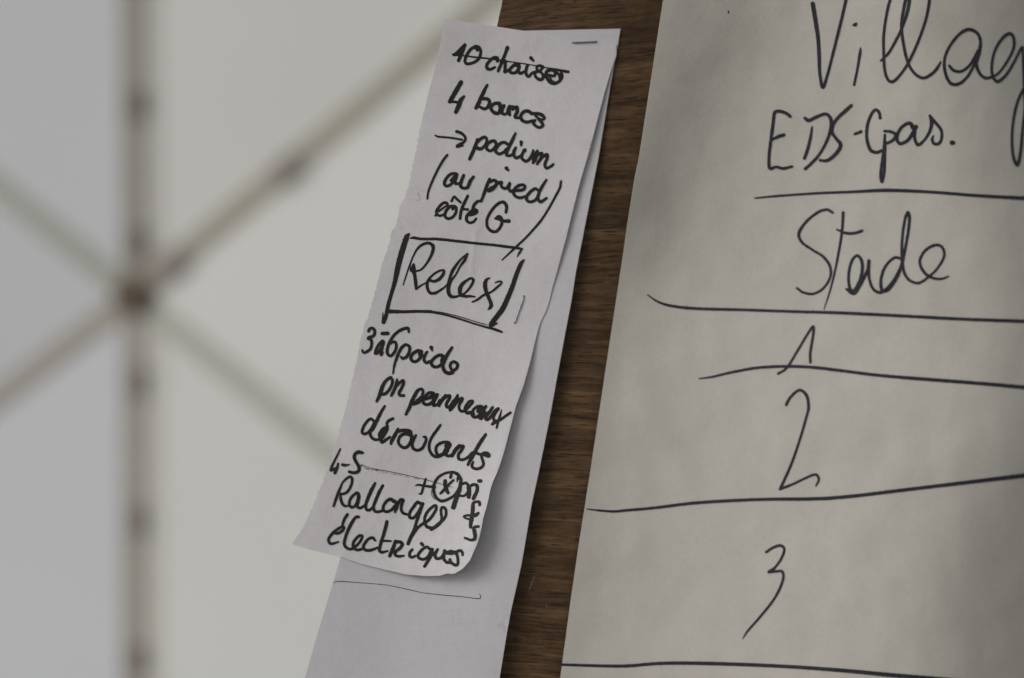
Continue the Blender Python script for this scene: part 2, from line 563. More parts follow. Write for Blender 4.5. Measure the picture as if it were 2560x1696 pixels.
# --- the note on top
slip = sheet('handwritten_note',
             [(1110.4, 46.9), (1242, 67), (1308, 77.3), (1404, 93), (1540, 111.5)],
             [(1540, 111.5), (1541, 137), (1536, 152), (1526, 182.5), (1511, 233), (1495.7, 291.5), (1480.5, 349.8), (1467.2, 398),
              (1450, 455.8), (1432, 526.7), (1414.6, 597.7), (1396.8, 663.6), (1381.6, 716.9), (1374.5, 748), (1368.7, 767.5), (1360.9, 787),
              (1352, 802.5), (1344.4, 827.8), (1335.6, 862.8), (1324, 911.4), (1310.3, 960), (1298.6, 993), (1289, 1018.4), (1280, 1054.6),
              (1272, 1084.8), (1262, 1123.6), (1251.8, 1157), (1243, 1181), (1232.7, 1204), (1225.8, 1224.4), (1221.3, 1247), (1215, 1272.6),
              (1207.4, 1298), (1204.2, 1318), (1198.5, 1343.7), (1192, 1362.7), (1184.5, 1378.7), (1174, 1402.8), (1156, 1423), (1136, 1434.5)],
             [(731.7, 1361.7), (776, 1375), (851.6, 1393), (902.8, 1410), (966, 1425.6), (1017, 1437), (1067.6, 1440.8), (1098, 1440),
              (1120.8, 1433.5), (1124, 1435.5), (1136, 1434.5)],
             [(1110.4, 46.9), (1106.5, 80), (1096.5, 135), (1083, 189), (1072, 229), (1063, 266), (1048.5, 330), (1041, 376), (1034, 400),
              (1028, 433), (1020, 471), (1011.5, 494), (1001, 514), (997.5, 518), (996.5, 539), (990, 562), (976, 587.6), (973.5, 608), (962, 641),
              (953, 666), (948, 691), (938, 729.5), (928, 765), (919, 797), (913.8, 803.8), (903.7, 841), (895, 885), (885, 930.5), (878, 962),
              (862, 1030), (840, 1105), (822, 1168), (807.7, 1200), (783.7, 1263), (758, 1319), (735, 1354), (731.7, 1361.7)],
             90, 330, h_slip, M_SLIP, rough_left=2.6)
tag(slip, 'handwritten paper note with torn left edge listing bancs, podium, Relex and Rallonges', 'note')

# ------------------------------------------------------------------ handwriting
def catmull(P, step):
    if len(P) == 2:
        Q = [P[0], P[0], P[1], P[1]]
    else:
        Q = [P[0]] + P + [P[-1]]
    out = []
    for i in range(1, len(Q) - 2):
        p0, p1, p2, p3 = Q[i - 1], Q[i], Q[i + 1], Q[i + 2]
        L = math.hypot(p2[0] - p1[0], p2[1] - p1[1])
        n = max(2, int(L / step))
        # centripetal-ish: damp tangents between very unequal gaps
        la = max(1e-6, math.hypot(p1[0] - p0[0], p1[1] - p0[1])); lb = max(1e-6, math.hypot(p3[0] - p2[0], p3[1] - p2[1]))
        m1 = [(p2[k] - p0[k]) * L / (L + la) for k in (0, 1)] if la > 1e-5 else [(p2[k] - p1[k]) * .8 for k in (0, 1)]
        m2 = [(p3[k] - p1[k]) * L / (L + lb) for k in (0, 1)] if lb > 1e-5 else [(p2[k] - p1[k]) * .8 for k in (0, 1)]
        for j in range(n):
            t = j / n
            a, b = 2 * t ** 3 - 3 * t ** 2 + 1, t ** 3 - 2 * t ** 2 + t
            c, d = -2 * t ** 3 + 3 * t ** 2, t ** 3 - t ** 2
            out.append((a * p1[0] + b * m1[0] + c * p2[0] + d * m2[0], a * p1[1] + b * m1[1] + c * p2[1] + d * m2[1], p1[2] + (p2[2] - p1[2]) * t))
    out.append(P[-1])
    return out

LIFT = [0.00010]
def write(parent, H, mat, ox, oy, sc, text, name, label, jit=0.07, wmul=1.10):
    """text holds strokes split by '|', each a row of x,y[,width] in enlarged-photo units"""
    vs, fs = [], []
    for st in text.split('|'):
        P, w = [], 10.0
        for tok in st.split():
            q = tok.split(',')
            if len(q) > 2: w = float(q[2])
            P.append((ox + float(q[0]) / sc, oy + float(q[1]) / sc, w / sc * wmul))
        if len(P) < 2: continue
        S = catmull(P, 1.6)
        LIFT[0] += 0.0000022
        if LIFT[0] > 0.00022: LIFT[0] = 0.00010
        lift = LIFT[0]
        base = len(vs)
        seed = random.random() * 100
        nS = len(S)
        dirs = []
        for i in range(nS):
            a, b = S[max(0, i - 1)], S[min(nS - 1, i + 1)]
            dx, dy = b[0] - a[0], b[1] - a[1]
            l = math.hypot(dx, dy) or 1.0
            dirs.append((dx / l, dy / l))
        rows = []
        # rounded ends: extra rows before and after
        for (x, y, w), (dx, dy), t in [(S[0], dirs[0], -1)] + [(s, d, 0) for s, d in zip(S, dirs)] + [(S[-1], dirs[-1], 1)]:
            if t:
                for q in ((.46, .35), (.36, .68), (.2, .88)) if t < 0 else ((.2, .88), (.36, .68), (.46, .35)):
                    rows.append((x + dx * t * w * q[0], y + dy * t * w * q[0], w * q[1], dx, dy))
            else:
                rows.append((x, y, w, dx, dy))
        for i, (x, y, w, dx, dy) in enumerate(rows):
            j1 = 1 + jit * 2 * noise.noise(Vector((seed, i * .33, 0)))
            j2 = 1 + jit * 2 * noise.noise(Vector((seed + 7, i * .33, 0)))
            hw = w / 2
            for sx, jj in ((-1, j1), (1, j2)):
                X, Y = x - dy * sx * hw * jj, y + dx * sx * hw * jj
                vs.append(loc(X, Y, H(X, Y) + lift + i * 2e-8))
        for i in range(len(rows) - 1):
            a = base + 2 * i
            fs.append((a, a + 1, a + 3, a + 2))
    o = obj(name, vs, fs, mat, parent=parent)
    o['label'] = label
    return o

S1 = lambda *a: write(slip, h_slip, M_INK, *a)
R1 = (1060, 80, 5.9175); R2 = (1040, 320, 5.9175); R3 = (940, 560, 5.9175); R4 = (880, 770, 5.9175)
R5 = (880, 980, 5.9175); R6 = (800, 1170, 5.9175); R7 = (780, 1100, 7.88); R8 = (1050, 1180, 7.88)
W = 'handwritten_word'

S1(*R1, "415,328,15 450,335,50 500,310,60 560,240,50 605,190,45 | 605,195,45 565,300,50 510,425,48 | 500,320,50 560,300,50 | "
   "790,275,40 760,232,45 700,250 640,330 605,420,42 625,470 680,470 760,440 820,380 838,290 810,225 760,212",
   W, 'crossed-out number 10')
S1(*R1, "1085,435,42 1085,385,45 1040,380 980,420 930,490 935,540 980,555 1050,525,35 | 1235,235,55 1200,330,45 1150,450,48 1095,580,40 | "
   "1120,530,40 1160,440,45 1195,430,50 1200,510,45 1195,590,50 | 1200,595,45 1260,560,40 | "
   "1390,500,60 1340,490,50 1290,530,45 1265,580 1310,610 1370,590,45 1405,530,50 1400,480,50 | 1390,560,40 1420,615,45 1480,590,40 | "
   "1530,500,45 1510,560 1510,620 1545,665,40 1600,610 1650,590 | 1580,385,52 1620,430,32 | "
   "1760,520,45 1705,500,40 1668,520 1680,570 1740,610 1765,660,45 1740,705,50 1690,700,45 1645,650,40 1650,600 1720,570 1757,530 | "
   "1850,640,42 1930,650,40 1935,590,45 1880,565 1815,590,50 1810,660,45 1860,740,50 1930,765,45 2000,730 2040,660 2030,590,42 | "
   "1955,595,38 1998,640 2008,690 | 1865,670,30 1890,720,24 1935,742,26",
   W, 'crossed-out word chaises')
S1(*R1, "430,345,25 560,350,22 800,380,24 960,395,24 1120,420,25 1300,445,18 1500,475,17 1650,500,15 1800,530,18 1920,550,28 2010,570,38 2135,592,40",
   'drawn_line', 'line striking out the first row')
S1(*R1, "548,745,60 480,860,65 400,1000,60 378,1035,50 | 372,1045,26 450,1035,35 510,1050,40 | 590,955,38 545,1010,60 510,1100,65 470,1190,52",
   W, 'number 4 before bancs')
S1(*R1, "935,785,36 890,870,50 835,990,55 790,1090,58 768,1128,48 | 840,1000,30 880,990,45 940,995,50 970,1040,50 945,1110,50 890,1140,45 825,1110,38 | "
   "1130,1110,60 1110,1060,52 1050,1060,48 1000,1100,45 995,1150 1040,1195,52 1100,1205,50 1130,1150,58 | 1180,1090,48 1150,1150,60 1150,1195,50 1200,1220,38 1250,1170,40 | "
   "1270,1110,62 1250,1170,66 1265,1225,48 | 1270,1110,50 1320,1105,40 | 1310,1150,36 1370,1115,55 1378,1180,50 1345,1255,48 1395,1275,42 | "
   "1590,1210,52 1550,1175,48 1490,1175 1440,1220,45 1430,1270 1460,1315,48 1520,1335,45 1590,1320 1640,1305,34 | "
   "1600,1210,48 1680,1210 1750,1235,52 1780,1275,42 1755,1298,34 1690,1280,40 1650,1238,40 | 1690,1290,42 1740,1340,48 1755,1390,46 1710,1415,42 1650,1390 1615,1345,48 1640,1310,42",
   W, 'word bancs')
S1(*R2, "282,112,22 330,130,28 500,145,28 680,175,30 | 600,55,46 660,75,42 715,120,38 730,170,36 700,215,38 640,250,45 605,275,46 690,262,28",
   'drawn_arrow', 'arrow before podium')
S1(*R2, "905,165,32 880,260,52 830,380,50 792,462,46 | 905,210,48 960,160,45 1020,135,42 1045,170,38 1030,240 980,300,45 930,310,48 895,290,50 | "
   "1190,240,45 1160,195 1100,205 1045,260 1050,315 1095,340,40 1160,300,45 1190,240 | "
   "1350,240,46 1300,215,45 1240,235 1190,300 1180,350 1225,385,42 1290,365 1345,310,45 | 1470,80,34 1430,170,48 1380,270,50 1345,350,45 1340,400 1375,415,40 1430,390 | "
   "1475,292,36 1450,350,50 1445,400,45 1480,445,44 1540,420,40 | 1555,212,52 1555,262,28 | "
   "1612,342,42 1612,315,40 1580,370,44 1560,430 1590,480 1640,490 1700,430 1735,330,30 | "
   "1795,340,38 1752,420,56 1732,518,38 | 1755,490,40 1800,400,44 1860,375 1850,440,46 1792,535,38 | 1805,510,44 1870,430,44 1940,395 1935,460 1905,540 1925,595,40 1980,580 2030,540,36",
   W, 'word podium')
S1(*R2, "460,402,34 400,480,36 320,620,34 240,790,34 185,930,30 165,1052,24", 'drawn_line', 'opening bracket')
S1(*R2, "515,780,40 560,740,56 600,690,48 545,675,40 480,710,42 425,790 420,840 450,862,40 520,830,42 580,750,56 600,700,44 | 575,790,44 582,828,38 630,820,36 | "
   "705,700,42 670,790,46 655,850,48 690,890,42 760,880,48 800,790,50 850,725,40", W, 'word au')
S1(*R2, "1335,597,54 1365,628,30 | 1088,752,36 1050,850,48 1010,960,46 962,1088,36 | 1090,800,44 1150,775 1190,800 1180,850,48 1120,900,70 1075,930,56 | "
   "1200,820,46 1265,805 1255,850,38 1290,890,44 1340,890 1390,815,40 1370,880,46 1395,940,42 1440,920,38 | "
   "1440,930,38 1520,925,44 1590,910 1610,870,42 1590,845 1530,850,46 1470,890,44 1440,950 1470,1010,42 1540,1035 1610,1015,36 | "
   "1810,930,40 1770,900,42 1710,930,44 1640,1010 1640,1070 1690,1095,42 1760,1070 1810,1010 | 1928,768,30 1870,860,45 1820,960 1800,1040 1845,1095,44 1900,1060,40 1930,1040,36",
   W, 'word pied')
S1(*R2, "2145,790,34 2130,880,38 2060,1020,36 1960,1200,34 1850,1370,36 1700,1545,34 1610,1640,34 1450,1790,34 1274,1955,20",
   'drawn_line', 'long closing bracket running into the box')
S1(*R2, "470,1160,38 455,1115,44 410,1110,42 350,1160 305,1230 310,1280 355,1300,36 430,1275 | 335,1235,32 440,1160,28 | 285,1300,32 310,1285,28 | "
   "545,1200,46 540,1160,44 490,1175 440,1240 430,1310,42 470,1345 540,1320 590,1250,40 590,1180 560,1155 | 525,1085,36 565,1018,34 600,1050,38 660,1105,32 | "
   "765,1005,38 720,1100,46 670,1220,42 650,1345,38 | 670,1200,34 765,1208,38 | "
   "962,1080,38 910,1090,44 860,1140 840,1200 | 760,1290,44 850,1270,58 895,1240,56 880,1215,48 805,1250,56 750,1310,44 750,1370,42 800,1405,40 860,1380,38 888,1342,32",
   W, 'word cote with accents')
S1(*R2, "1330,1250,42 1340,1170,44 1310,1110,48 1260,1100,44 1180,1150,42 1100,1250 1050,1360,40 1055,1460,42 1110,1525,44 1180,1535,42 1240,1480 1270,1400,45 1258,1340,56 1220,1312,46 1170,1345,28 | "
   "1185,1345,34 1225,1342,62 1290,1375,45 1375,1380,52", W, 'capital letter G')
# the box and Relex
S1(*R3, "488,150,30 455,190,72 405,340,78 350,530,78 310,700,72 280,850,60 225,1040,50 180,1200,54 150,1350 112,1455,56 | 102,1310,9 100,1400,26 104,1460,46",
   'drawn_line', 'left side of the box round Relex')
S1(*R3, "508,215,20 550,205,40 650,222,38 900,225 1150,250 1450,285 1750,315 1950,340,40 2130,365,36 2168,372,22 | 2160,372,28 2115,440,34 2088,488,14",
   'drawn_line', 'top of the box round Relex')
S1(*R3, "400,905,16 440,780,22 500,600,21 560,450,17 620,360,34 690,305,38 780,285,42 838,320,50 842,390,44 800,500,38 730,610,30 660,680,28 590,700,28 | "
   "605,395,8 545,510,7 505,640,8 512,700,16 560,715,22 | 590,420,5 530,540,5 | 555,600,36 550,670,72 570,760,48 590,900,48 592,960,38 | 595,965,28 660,915,28 740,872,18 | "
   "740,872,18 780,815,30 860,740 950,690 1000,690,38 990,750,44 930,820 860,850,40 800,838 | 795,815,36 758,880,38 765,960,40 800,1020,42 870,1025,40 960,975,32 1050,900,25 1100,780,24 | "
   "735,890,7 742,960,7 780,1030,8 820,1048,8 | 1058,900,25 1090,800,40 1130,700,46 1200,590,36 1280,500,28 1355,440,24 | 1355,445,26 1310,540,42 1250,620,28 1180,750,24 1105,850,38 1070,950,54 1080,1040,52 1130,1080,45 1230,1065,28 | "
   "1250,1065,28 1330,1010 1410,910,36 1440,830,38 1410,805,34 1350,830 1270,900,52 1240,970,58 1250,1040,52 1310,1070,44 1400,1070,34 1465,1078,20 | "
   "1682,800,16 1632,830,46 1612,910,58 1632,1010,54 1670,1100,50 1705,1200,52 1685,1245,42 1655,1270,16 | 1760,870,18 1830,850,28 1862,865,24 1800,930,34 1700,1010,28 1590,1055,34 1500,1120 1422,1158,22",
   W, 'word Relex inside its box')
S1(*R3, "2188,535,28 2150,580,56 2080,740,60 2020,920,64 1950,1090,68 1870,1260,72 1780,1380,70 1710,1470,66 1692,1505,52 | 1700,1520,36 1788,1470,26",
   'drawn_line', 'right side of the box round Relex')
S1(*R3, "195,1295,56 400,1300,42 600,1295,40 800,1298,42 830,1302,40 1000,1340,28 1250,1412,27 1500,1492,26 1690,1545,32 1760,1562,40 1860,1600,30 | "
   "820,1290,12 1000,1314,9 1250,1374,8 1450,1438,8 1650,1496,10 | 900,1300,5 1100,1345,4 1300,1400,5 1600,1490,5", 'drawn_line', 'bottom of the box round Relex')
# 3 a 6 poids
S1(*R4, "245,345,44 265,305,40 310,305,44 335,350,42 320,410 250,440,48 240,455,48 280,470,42 290,530,40 275,600 225,645 175,665,34 155,640,34 150,610,14", W, 'number 3')
S1(*R4, "447,380,52 528,378,52 | 465,510,45 450,490,44 400,540,42 355,620 345,675 380,665 430,600,48 465,510,48 | 450,560,48 430,640 430,700,38 455,660,32", W, 'letter a with a dash above')
S1(*R4, "840,360,30 830,305,42 780,305,45 690,345,42 610,420 550,520 520,620 530,690 575,710 630,650 655,570,40 640,510,42 600,505 565,520,48", W, 'number 6')
S1(*R4, "605,972,24 620,880,30 650,760,38 690,660,38 740,580,44 800,545,42 850,580 845,650,45 810,720 750,750,42 725,725,34 | 700,700,8 660,800,5 | 745,610,6 700,690,5 | "
   "1000,690,48 1010,650,66 960,640,50 890,690,44 870,750 910,795 970,780 1020,710,48 1030,640,38 | 1110,652,36 1075,710,45 1065,770,42 1095,815 1150,790,38 | 1170,585,54 1185,632,26 | "
   "1330,790,56 1345,720,58 1290,700,45 1210,750 1170,810 1200,865 1270,870,42 1330,830,45 | 1480,585,36 1430,660,50 1370,770,50 1345,870,45 1375,940,50 1440,970,54 1495,960,38 | "
   "1480,930,38 1450,860,40 1470,810,42 1520,800,44 1560,840 1545,895 1500,930,42 1470,950,44", W, 'word poids')
S1(*R4, "575,1030,42 520,1060,45 470,1120,50 430,1220,55 400,1310,50 365,1383,38 | 560,1030,42 595,1060 590,1130 550,1210 490,1270 430,1280,48 | "
   "665,1060,32 655,1130,45 620,1220 580,1298,38 | 640,1170,44 700,1110,42 755,1075 760,1120 730,1190 695,1260 710,1295 765,1298,40", W, 'word pn')
S1(*R5, "1020,-45,36 975,-25,44 930,47,52 890,127,54 850,227,48 795,335,38 | 1030,-45,38 1050,-3,38 1030,67 980,137,76 915,180,46 | "
   "1060,110,42 1110,100,38 1180,70,62 1210,40,62 1150,10,40 1090,60,48 1050,120,42 1060,170 1110,190 1180,160,48 1230,90,56 1260,40,46 | 1240,80,48 1210,150,48 1205,200,44 1260,190,44 1300,130,48 | "
   "1385,52,42 1340,110,56 1290,190,52 1290,210,38 | 1305,150,46 1370,90,46 1445,55,44 1440,100 1400,170,48 1400,220,44 1440,225,48 1500,150,56 1550,90,52 1562,48,34 | "
   "1550,90,44 1520,180,56 1450,270,46 | 1485,200,62 1560,140,48 1630,90,40 1625,130 1585,200 1590,260 1630,290 1690,270 | "
   "1690,260,38 1740,210 1785,150 1780,132 1730,150,42 1680,220,44 1670,270 1700,310,48 1760,310,54 1800,330,46 | "
   "1862,290,50 1880,250,56 1920,225,56 1880,215,46 1820,240,42 1785,290 1780,350,44 1820,375 1880,350,48 1930,280,56 1980,217,46 | 1930,290,56 1890,380,56 1915,400,42 | "
   "1965,300,46 1935,370,46 | 2080,227,38 2040,290,48 1980,370,56 1995,420,38 2060,360,44 2120,280 2170,242,38 2110,330,44 2090,390,38 2110,430,46 | "
   "2213,268,16 2190,350,34 2160,450,34 2140,532,32 | 2343,307,38 2270,360 2180,420,44 2110,450,54 2078,478,46", W, 'word panneaux')
S1(*R5, "320,430,38 280,400,42 220,440 165,530 150,600 185,625 250,590 310,500 330,430,30 | 485,212,34 430,300,48 370,420,50 310,550,42 270,600,44 280,660,42 330,705 400,700,40 440,650,48 | "
   "605,397,42 540,430,45 515,470,42 520,490,28 | 520,505,46 510,560,56 460,650 430,690,48 410,640,56 450,560,48 520,520,46 | 420,690,48 440,745,44 500,710 560,668,34 | "
   "680,542,32 640,630,54 590,720,54 575,772,34 | 600,700,48 640,620,44 700,580,48 800,570,50 860,590,50 880,640,38 | 850,640,46 790,620,48 720,650,44 685,720,42 700,780 760,825,45 820,810 865,740,42 885,650 | "
   "945,642,34 915,700,44 890,760,44 900,830 960,865 1030,840 1070,780,42 1095,710,38 1088,672,42 1052,665,26 | 1305,492,36 1260,560,42 1200,640 1150,740,40 1140,830 1170,910,42 1230,960,44 1300,955 | "
   "1390,800,56 1435,762,54 1370,745,45 1290,770,42 1245,820 1245,890 1280,940,48 1350,920,56 1400,850,74 1450,782,50 | 1410,860,56 1390,930,48 1430,950,42 1480,930,48 | "
   "1590,792,42 1530,860,56 1480,948,46 | 1515,880,56 1580,820,48 1648,802,38 1620,860,44 1575,930 1580,990 1630,1005,42 1710,970 1780,900,40 | "
   "1978,627,38 1930,700,52 1860,810 1800,920,50 1750,1010 1715,1080,38 | 1800,890,38 1880,920,40 1950,930,48 2025,948,54 2000,908,46 1945,912,52 | "
   "1910,940,38 1930,1010,42 1945,1070 1910,1120 1840,1140 1785,1120 1775,1080,40 1795,1032,24", W, 'word deroulants with accent')
S1(*R7, "558,178,32 510,280,40 440,420,44 375,560,48 367,608,48 410,590 450,560 | 515,468,40 490,560,56 450,655,56 | 595,490,54 660,500 738,486,26 | "
   "990,255,58 920,240,72 850,280,64 830,340,66 870,440,60 920,530,62 920,610 860,645,60 790,645,58 732,630,56", W, 'numbers 4-5')
S1(*R7, "952,515,18 985,490,15 1040,520,12 1120,550,11 1300,585,13 1600,640,12 1900,705,12 2200,775,13 2364,820,12 2614,890,11 2764,936,7 | 965,520,10 1000,530,7 | 1032,552,12 1050,560,10 | 1078,570,17 1125,580,13 | "
   "1182,590,15 1212,595,11 | 1252,595,17 1305,610,11 | 1340,620,5 1420,640,6 | 1452,645,10 1488,655,8 | 1540,660,5 1590,668,5 | 1612,675,13 1648,682,11 | 1690,688,6 1780,710,6 | 1840,720,6 1910,738,6 | 2000,755,5 2110,780,5",
   'drawn_line', 'thin half-dry line after 4-5')
S1(*R6, "1412,262,14 1450,252,30 1600,275,36 1695,285,42 | 1565,162,26 1545,220,34 1520,310,34 1495,382,30 1465,385,20", 'drawn_mark', 'plus sign')
S1(*R6, "2070,150,42 2035,95,46 1975,68,42 1910,66,34 1830,88,34 1740,150,38 1690,240,42 1680,330 1710,430 1790,490,44 1880,470,40 1980,410,36 2050,310 2085,200,42 2065,135,44 2015,85,42 | 1940,85,38 1930,142,42 | 2040,150,40 2025,205,16 | "
   "1648,320,7 1652,400,7 1692,470,8 | 1850,192,50 1850,260,56 1870,320,50 1893,370,44 | 1975,182,30 1910,240,34 1850,310,48 1778,380,30", 'drawn_mark', 'letter x inside a circle')
S1(*R8, "800,200,58 780,340,76 720,500,84 655,700,84 | 830,240,48 900,218,54 948,270,58 945,400,60 870,470,48 780,470,46 | 962,300,84 965,400,86 960,495,76 | 1010,268,56 1060,250,58 1118,270,66 1128,350,68 1090,450,72 1052,525,72 | 1160,180,70 1195,180,70",
   W, 'word pri')
S1(*R8, "1175,650,60 1165,595,56 1100,590,50 1050,620,60 1040,700,74 1035,800 1020,900,82 1000,1000,76 995,1095,56 | 1150,812,52 1100,850,74 1050,860,66 | 1020,860,48 930,858,46 862,877,40 900,915,38 980,935,44 | "
   "1150,1077,54 1090,1085,58 1055,1100,48 1070,1160,72 1085,1250 1075,1320,68 1000,1345,50 930,1320,50 885,1303,46", W, 'letters written vertically down the right edge')
S1(*R6, "335,212,26 290,320,42 240,450 202,565,38 | 335,212,30 390,160,38 450,130 475,170,42 460,260,38 410,350,40 350,385 305,382,34 | 305,385,34 305,450,40 330,530,44 370,565,38 420,560,32 | "
   "580,430,38 555,370,40 500,400,42 445,470 435,550 470,585,40 530,550,42 560,480,48 570,390,44 | 585,420,34 560,500,50 550,570,45 590,595,42 660,560,40 | "
   "815,227,38 760,330,54 700,470,50 675,560,42 690,620 730,625 790,580 | 930,262,38 880,350,48 820,490,46 790,580,42 810,640 870,650 930,630,40 | "
   "1090,500,48 1050,465,50 990,490,45 940,560,42 935,620 980,650 1060,620 1110,560,45 | 1105,490,44 1130,540,48 1110,655,36 | 1125,615,46 1160,520,44 1190,472 1228,478,44 1210,540,42 1200,610 1230,670 1290,690,36 | "
   "1490,530,48 1440,510,46 1390,570,45 1330,660,42 1325,730,44 1370,745,42 1430,690 1490,590,45 1520,530,48 | 1515,540,48 1470,670 1420,820,44 1390,920 1340,1030,54 1302,1125,46 | 1360,1000,54 1440,890,44 1530,820,40 | "
   "1530,830,40 1620,760,42 1680,680 1720,600,40 1710,558 1660,580,42 1590,650 1550,730,40 1550,810,42 1580,870 1640,890,52 | 1645,908,54 1740,850,48 1800,790,42 1850,730,40 1865,650 1840,592,42 1800,590 1790,660,38 1800,740,40 1790,790 1720,850",
   W, 'word Rallonges')
S1(*R6, "405,692,46 360,760,42 330,850,36 | 190,955,38 260,970,42 340,920 355,882,38 320,875,40 230,930,42 150,1010 125,1070 150,1120 200,1120,38 270,1095,26 | "
   "570,727,42 530,730,42 460,830,48 400,960,44 365,1070,42 365,1150 410,1195 470,1200 540,1150,40 | 540,1150,38 600,1080 625,1010 590,1000,40 530,1050,42 490,1120 500,1190 560,1215 620,1200,38 | "
   "815,1075,34 780,1035,42 720,1050 660,1120 640,1180 680,1220,44 760,1215 850,1180,34 | 990,797,48 970,880,50 930,1020,46 890,1150,44 880,1220 910,1250,42 1000,1230,28 | 892,1085,28 970,1080,36 1048,1085,28 | "
   "1115,1082,42 1080,1190,56 1030,1305,46 | 1120,1100,48 1180,1095 1215,1130 1190,1180 1120,1240,44 1110,1285,42 1160,1310 1240,1300,28 | 1365,1207,36 1330,1250,42 1325,1300 1360,1325 1410,1302,34 | 1500,1120,48 1518,1140,46 | "
   "1620,1200,42 1580,1170,38 1510,1210,42 1450,1290 1460,1330 1530,1355 1600,1310 1640,1230,44 | 1640,1200,38 1640,1290,46 1600,1370,44 1545,1458,42 | 1660,1200,38 1668,1290,40 | 1740,1207,38 1700,1280,44 1720,1340 1790,1330,42 1830,1270 | "
   "1842,1225,46 1860,1255,52 1930,1252,74 2000,1252,54 | 1840,1240,38 1830,1300,44 1830,1350 1880,1400 1920,1395 1920,1355,40 | 2108,1290,34 2100,1240,42 2060,1225 2020,1250,44 2035,1330,40 2040,1400 2020,1440,44 1960,1420 1920,1380",
   W, 'word electriques with accent')

# thin ballpoint line on the strip
write(strip, h_under, M_PEN, 700, 1200, 3.945, "522,1022,3 545,1006,5 590,1001,7 700,1008,6 830,1018,4.5 1050,1038,6 1300,1090,7 1400,1112,5 1560,1132,7 1800,1153,6 1960,1172,7 1978,1158,6 1972,1135,4 1952,1120,2",
      'drawn_line', 'thin ballpoint line', 0.15)

# flip chart
F = lambda *a: write(chart, h_chart, M_INK2, *a)
F1 = (1860, 0, 3.38); F2 = (1560, 440, 2.367); F3 = (1560, 1034, 2.367)
F(*F1, "580,32,34 600,150,34 625,320,30 635,480,28 640,620,24 665,740,26 700,650,22 740,500 790,300,24 830,140 865,-20,26 880,-90,26 | "
  "985,408,13 980,450,24 955,600,20 930,718,20 | 922,214,14 938,210,32 948,201,20 | "
  "1155,515,16 1220,450,22 1290,330 1345,210 1385,80,26 1400,-40,28 1385,-130,26 1340,-170,24 1280,-120,22 1240,-20 1205,120 1180,300 1180,450 1190,600 1220,680,24 1260,690 1330,620,22 1400,510 1480,330 1540,150 1570,-20,24 1575,-120,24 1520,-190,24 1430,-140,24 1372,-20,26 1345,100,24 1330,220 1345,360 1385,530 1440,620 1510,660 1580,630 1630,580 1660,527,16 | "
  "1735,557,22 1770,595,24 1830,605,22 1900,560 1960,470,28 1975,430,20 | 1960,535,26 1985,450,30 1998,350,24 1970,280 1900,250,28 1820,290,24 1740,390,22 1695,500 1700,610,24 1740,700,26 1800,715 1870,670,22 1930,580 1970,480 | "
  "1960,540,28 1990,620,24 2040,660 2090,652,22 2150,620,20 2230,510,22 2280,400,24 2275,310 2240,285,28 2180,330,24 2120,430,22 2095,540 2100,640,24 2140,690,28 2210,640,24 2280,530,22 2350,400 2358,460,22 2364,560,26 2370,700,30 2375,900,24 2355,1100 2335,1300,26 2310,1395,28 2280,1340,26 2265,1200,22 2275,1030 2310,870,24 2366,750,26 2420,690,24 2520,560,22",
  W, 'word starting Villag, cut off by the frame')
F(*F1, "390,985,26 350,955,26 290,940 260,950 245,1050 225,1200,24 210,1350 220,1425,26 270,1412,22 330,1425,24 405,1408,22 | 240,1180,20 290,1155,26 335,1141,28 | "
  "575,1075,14 560,1170,24 535,1270,26 510,1338,26 | 515,1000,26 545,1020,28 610,990,26 690,965,24 730,1000,28 735,1080 700,1190,24 640,1300,22 580,1370,24 517,1428,26 | "
  "908,892,24 860,935,30 790,1000,26 750,1060,28 745,1120,26 780,1175 815,1220,30 800,1270 740,1335,28 690,1360,24 642,1355,22", W, 'letters EDS')
F(*F1, "937,1134,22 988,1113,24 | 1150,1000,26 1140,950 1110,930 1070,980 1040,1080 1040,1180 1070,1270,28 1120,1290 1165,1275,26 | "
  "1187,1110,22 1240,1115,24 1283,1140,28 1260,1185,26 1210,1212,24 | 1190,1140,20 1185,1250,28 1170,1350,24 1155,1470 1165,1538,26 1185,1450,24 1190,1300 1195,1200 | "
  "1430,1080,38 1400,1042,28 1340,1070,26 1300,1130 1295,1190 1320,1215,28 1380,1190 1430,1120,30 1455,1072,32 | 1440,1110,32 1442,1170,24 1470,1225,28 1520,1190,22 1570,1110,26 1585,1040,32 1570,978,18 | "
  "1570,978,20 1620,1040,26 1665,1100 1670,1170,24 1645,1215,26 1605,1215 1590,1180,24 1600,1150,16 | 1757,1208,38 1770,1208,32", W, 'word Gpas with a full stop')
F(*F2, "775,132,9 900,120,13 1150,103,14 1350,95,16 1550,86,20 1800,95,17 2100,118,18 2400,135,22 2560,148,24 2800,160,24", 'drawn_line', 'ruled line above Stade')
F(*F2, "1235,218,15 1200,200,16 1150,215 1080,270 1035,340,18 1050,390,16 1110,435,14 1180,480,16 1220,540 1220,600,14 1180,665 1120,698 1060,690 1025,665 | "
  "1297,217,17 1290,330,16 1265,480,14 1240,600,12 1210,710,10 1183,790,5 | 1260,318,11 1310,338,16 1360,340 1408,326,17 | "
  "1315,670,13 1355,690,28 1390,640,24 1410,560,18 1405,500 1380,472,16 1350,500 1330,580 1335,660,18 1360,695,24 1400,640,20 1440,560,18 1450,500 1450,600,16 1475,670 1520,690,18 1580,640,16 1630,560,20 1650,500,18 | "
  "1640,490,17 1600,485,16 1545,540 1520,620,18 1530,680,20 1570,670,16 1630,570 1670,400 1690,250,18 1680,217 1660,270,16 1645,400 1650,540,18 1680,610,16 1740,635 1800,600,14 1860,540 1895,470,16 1880,420 1840,410 1780,445 1750,510 1780,575,18 1830,605,16 1880,610,14 1920,595,9",
  W, 'word Stade')
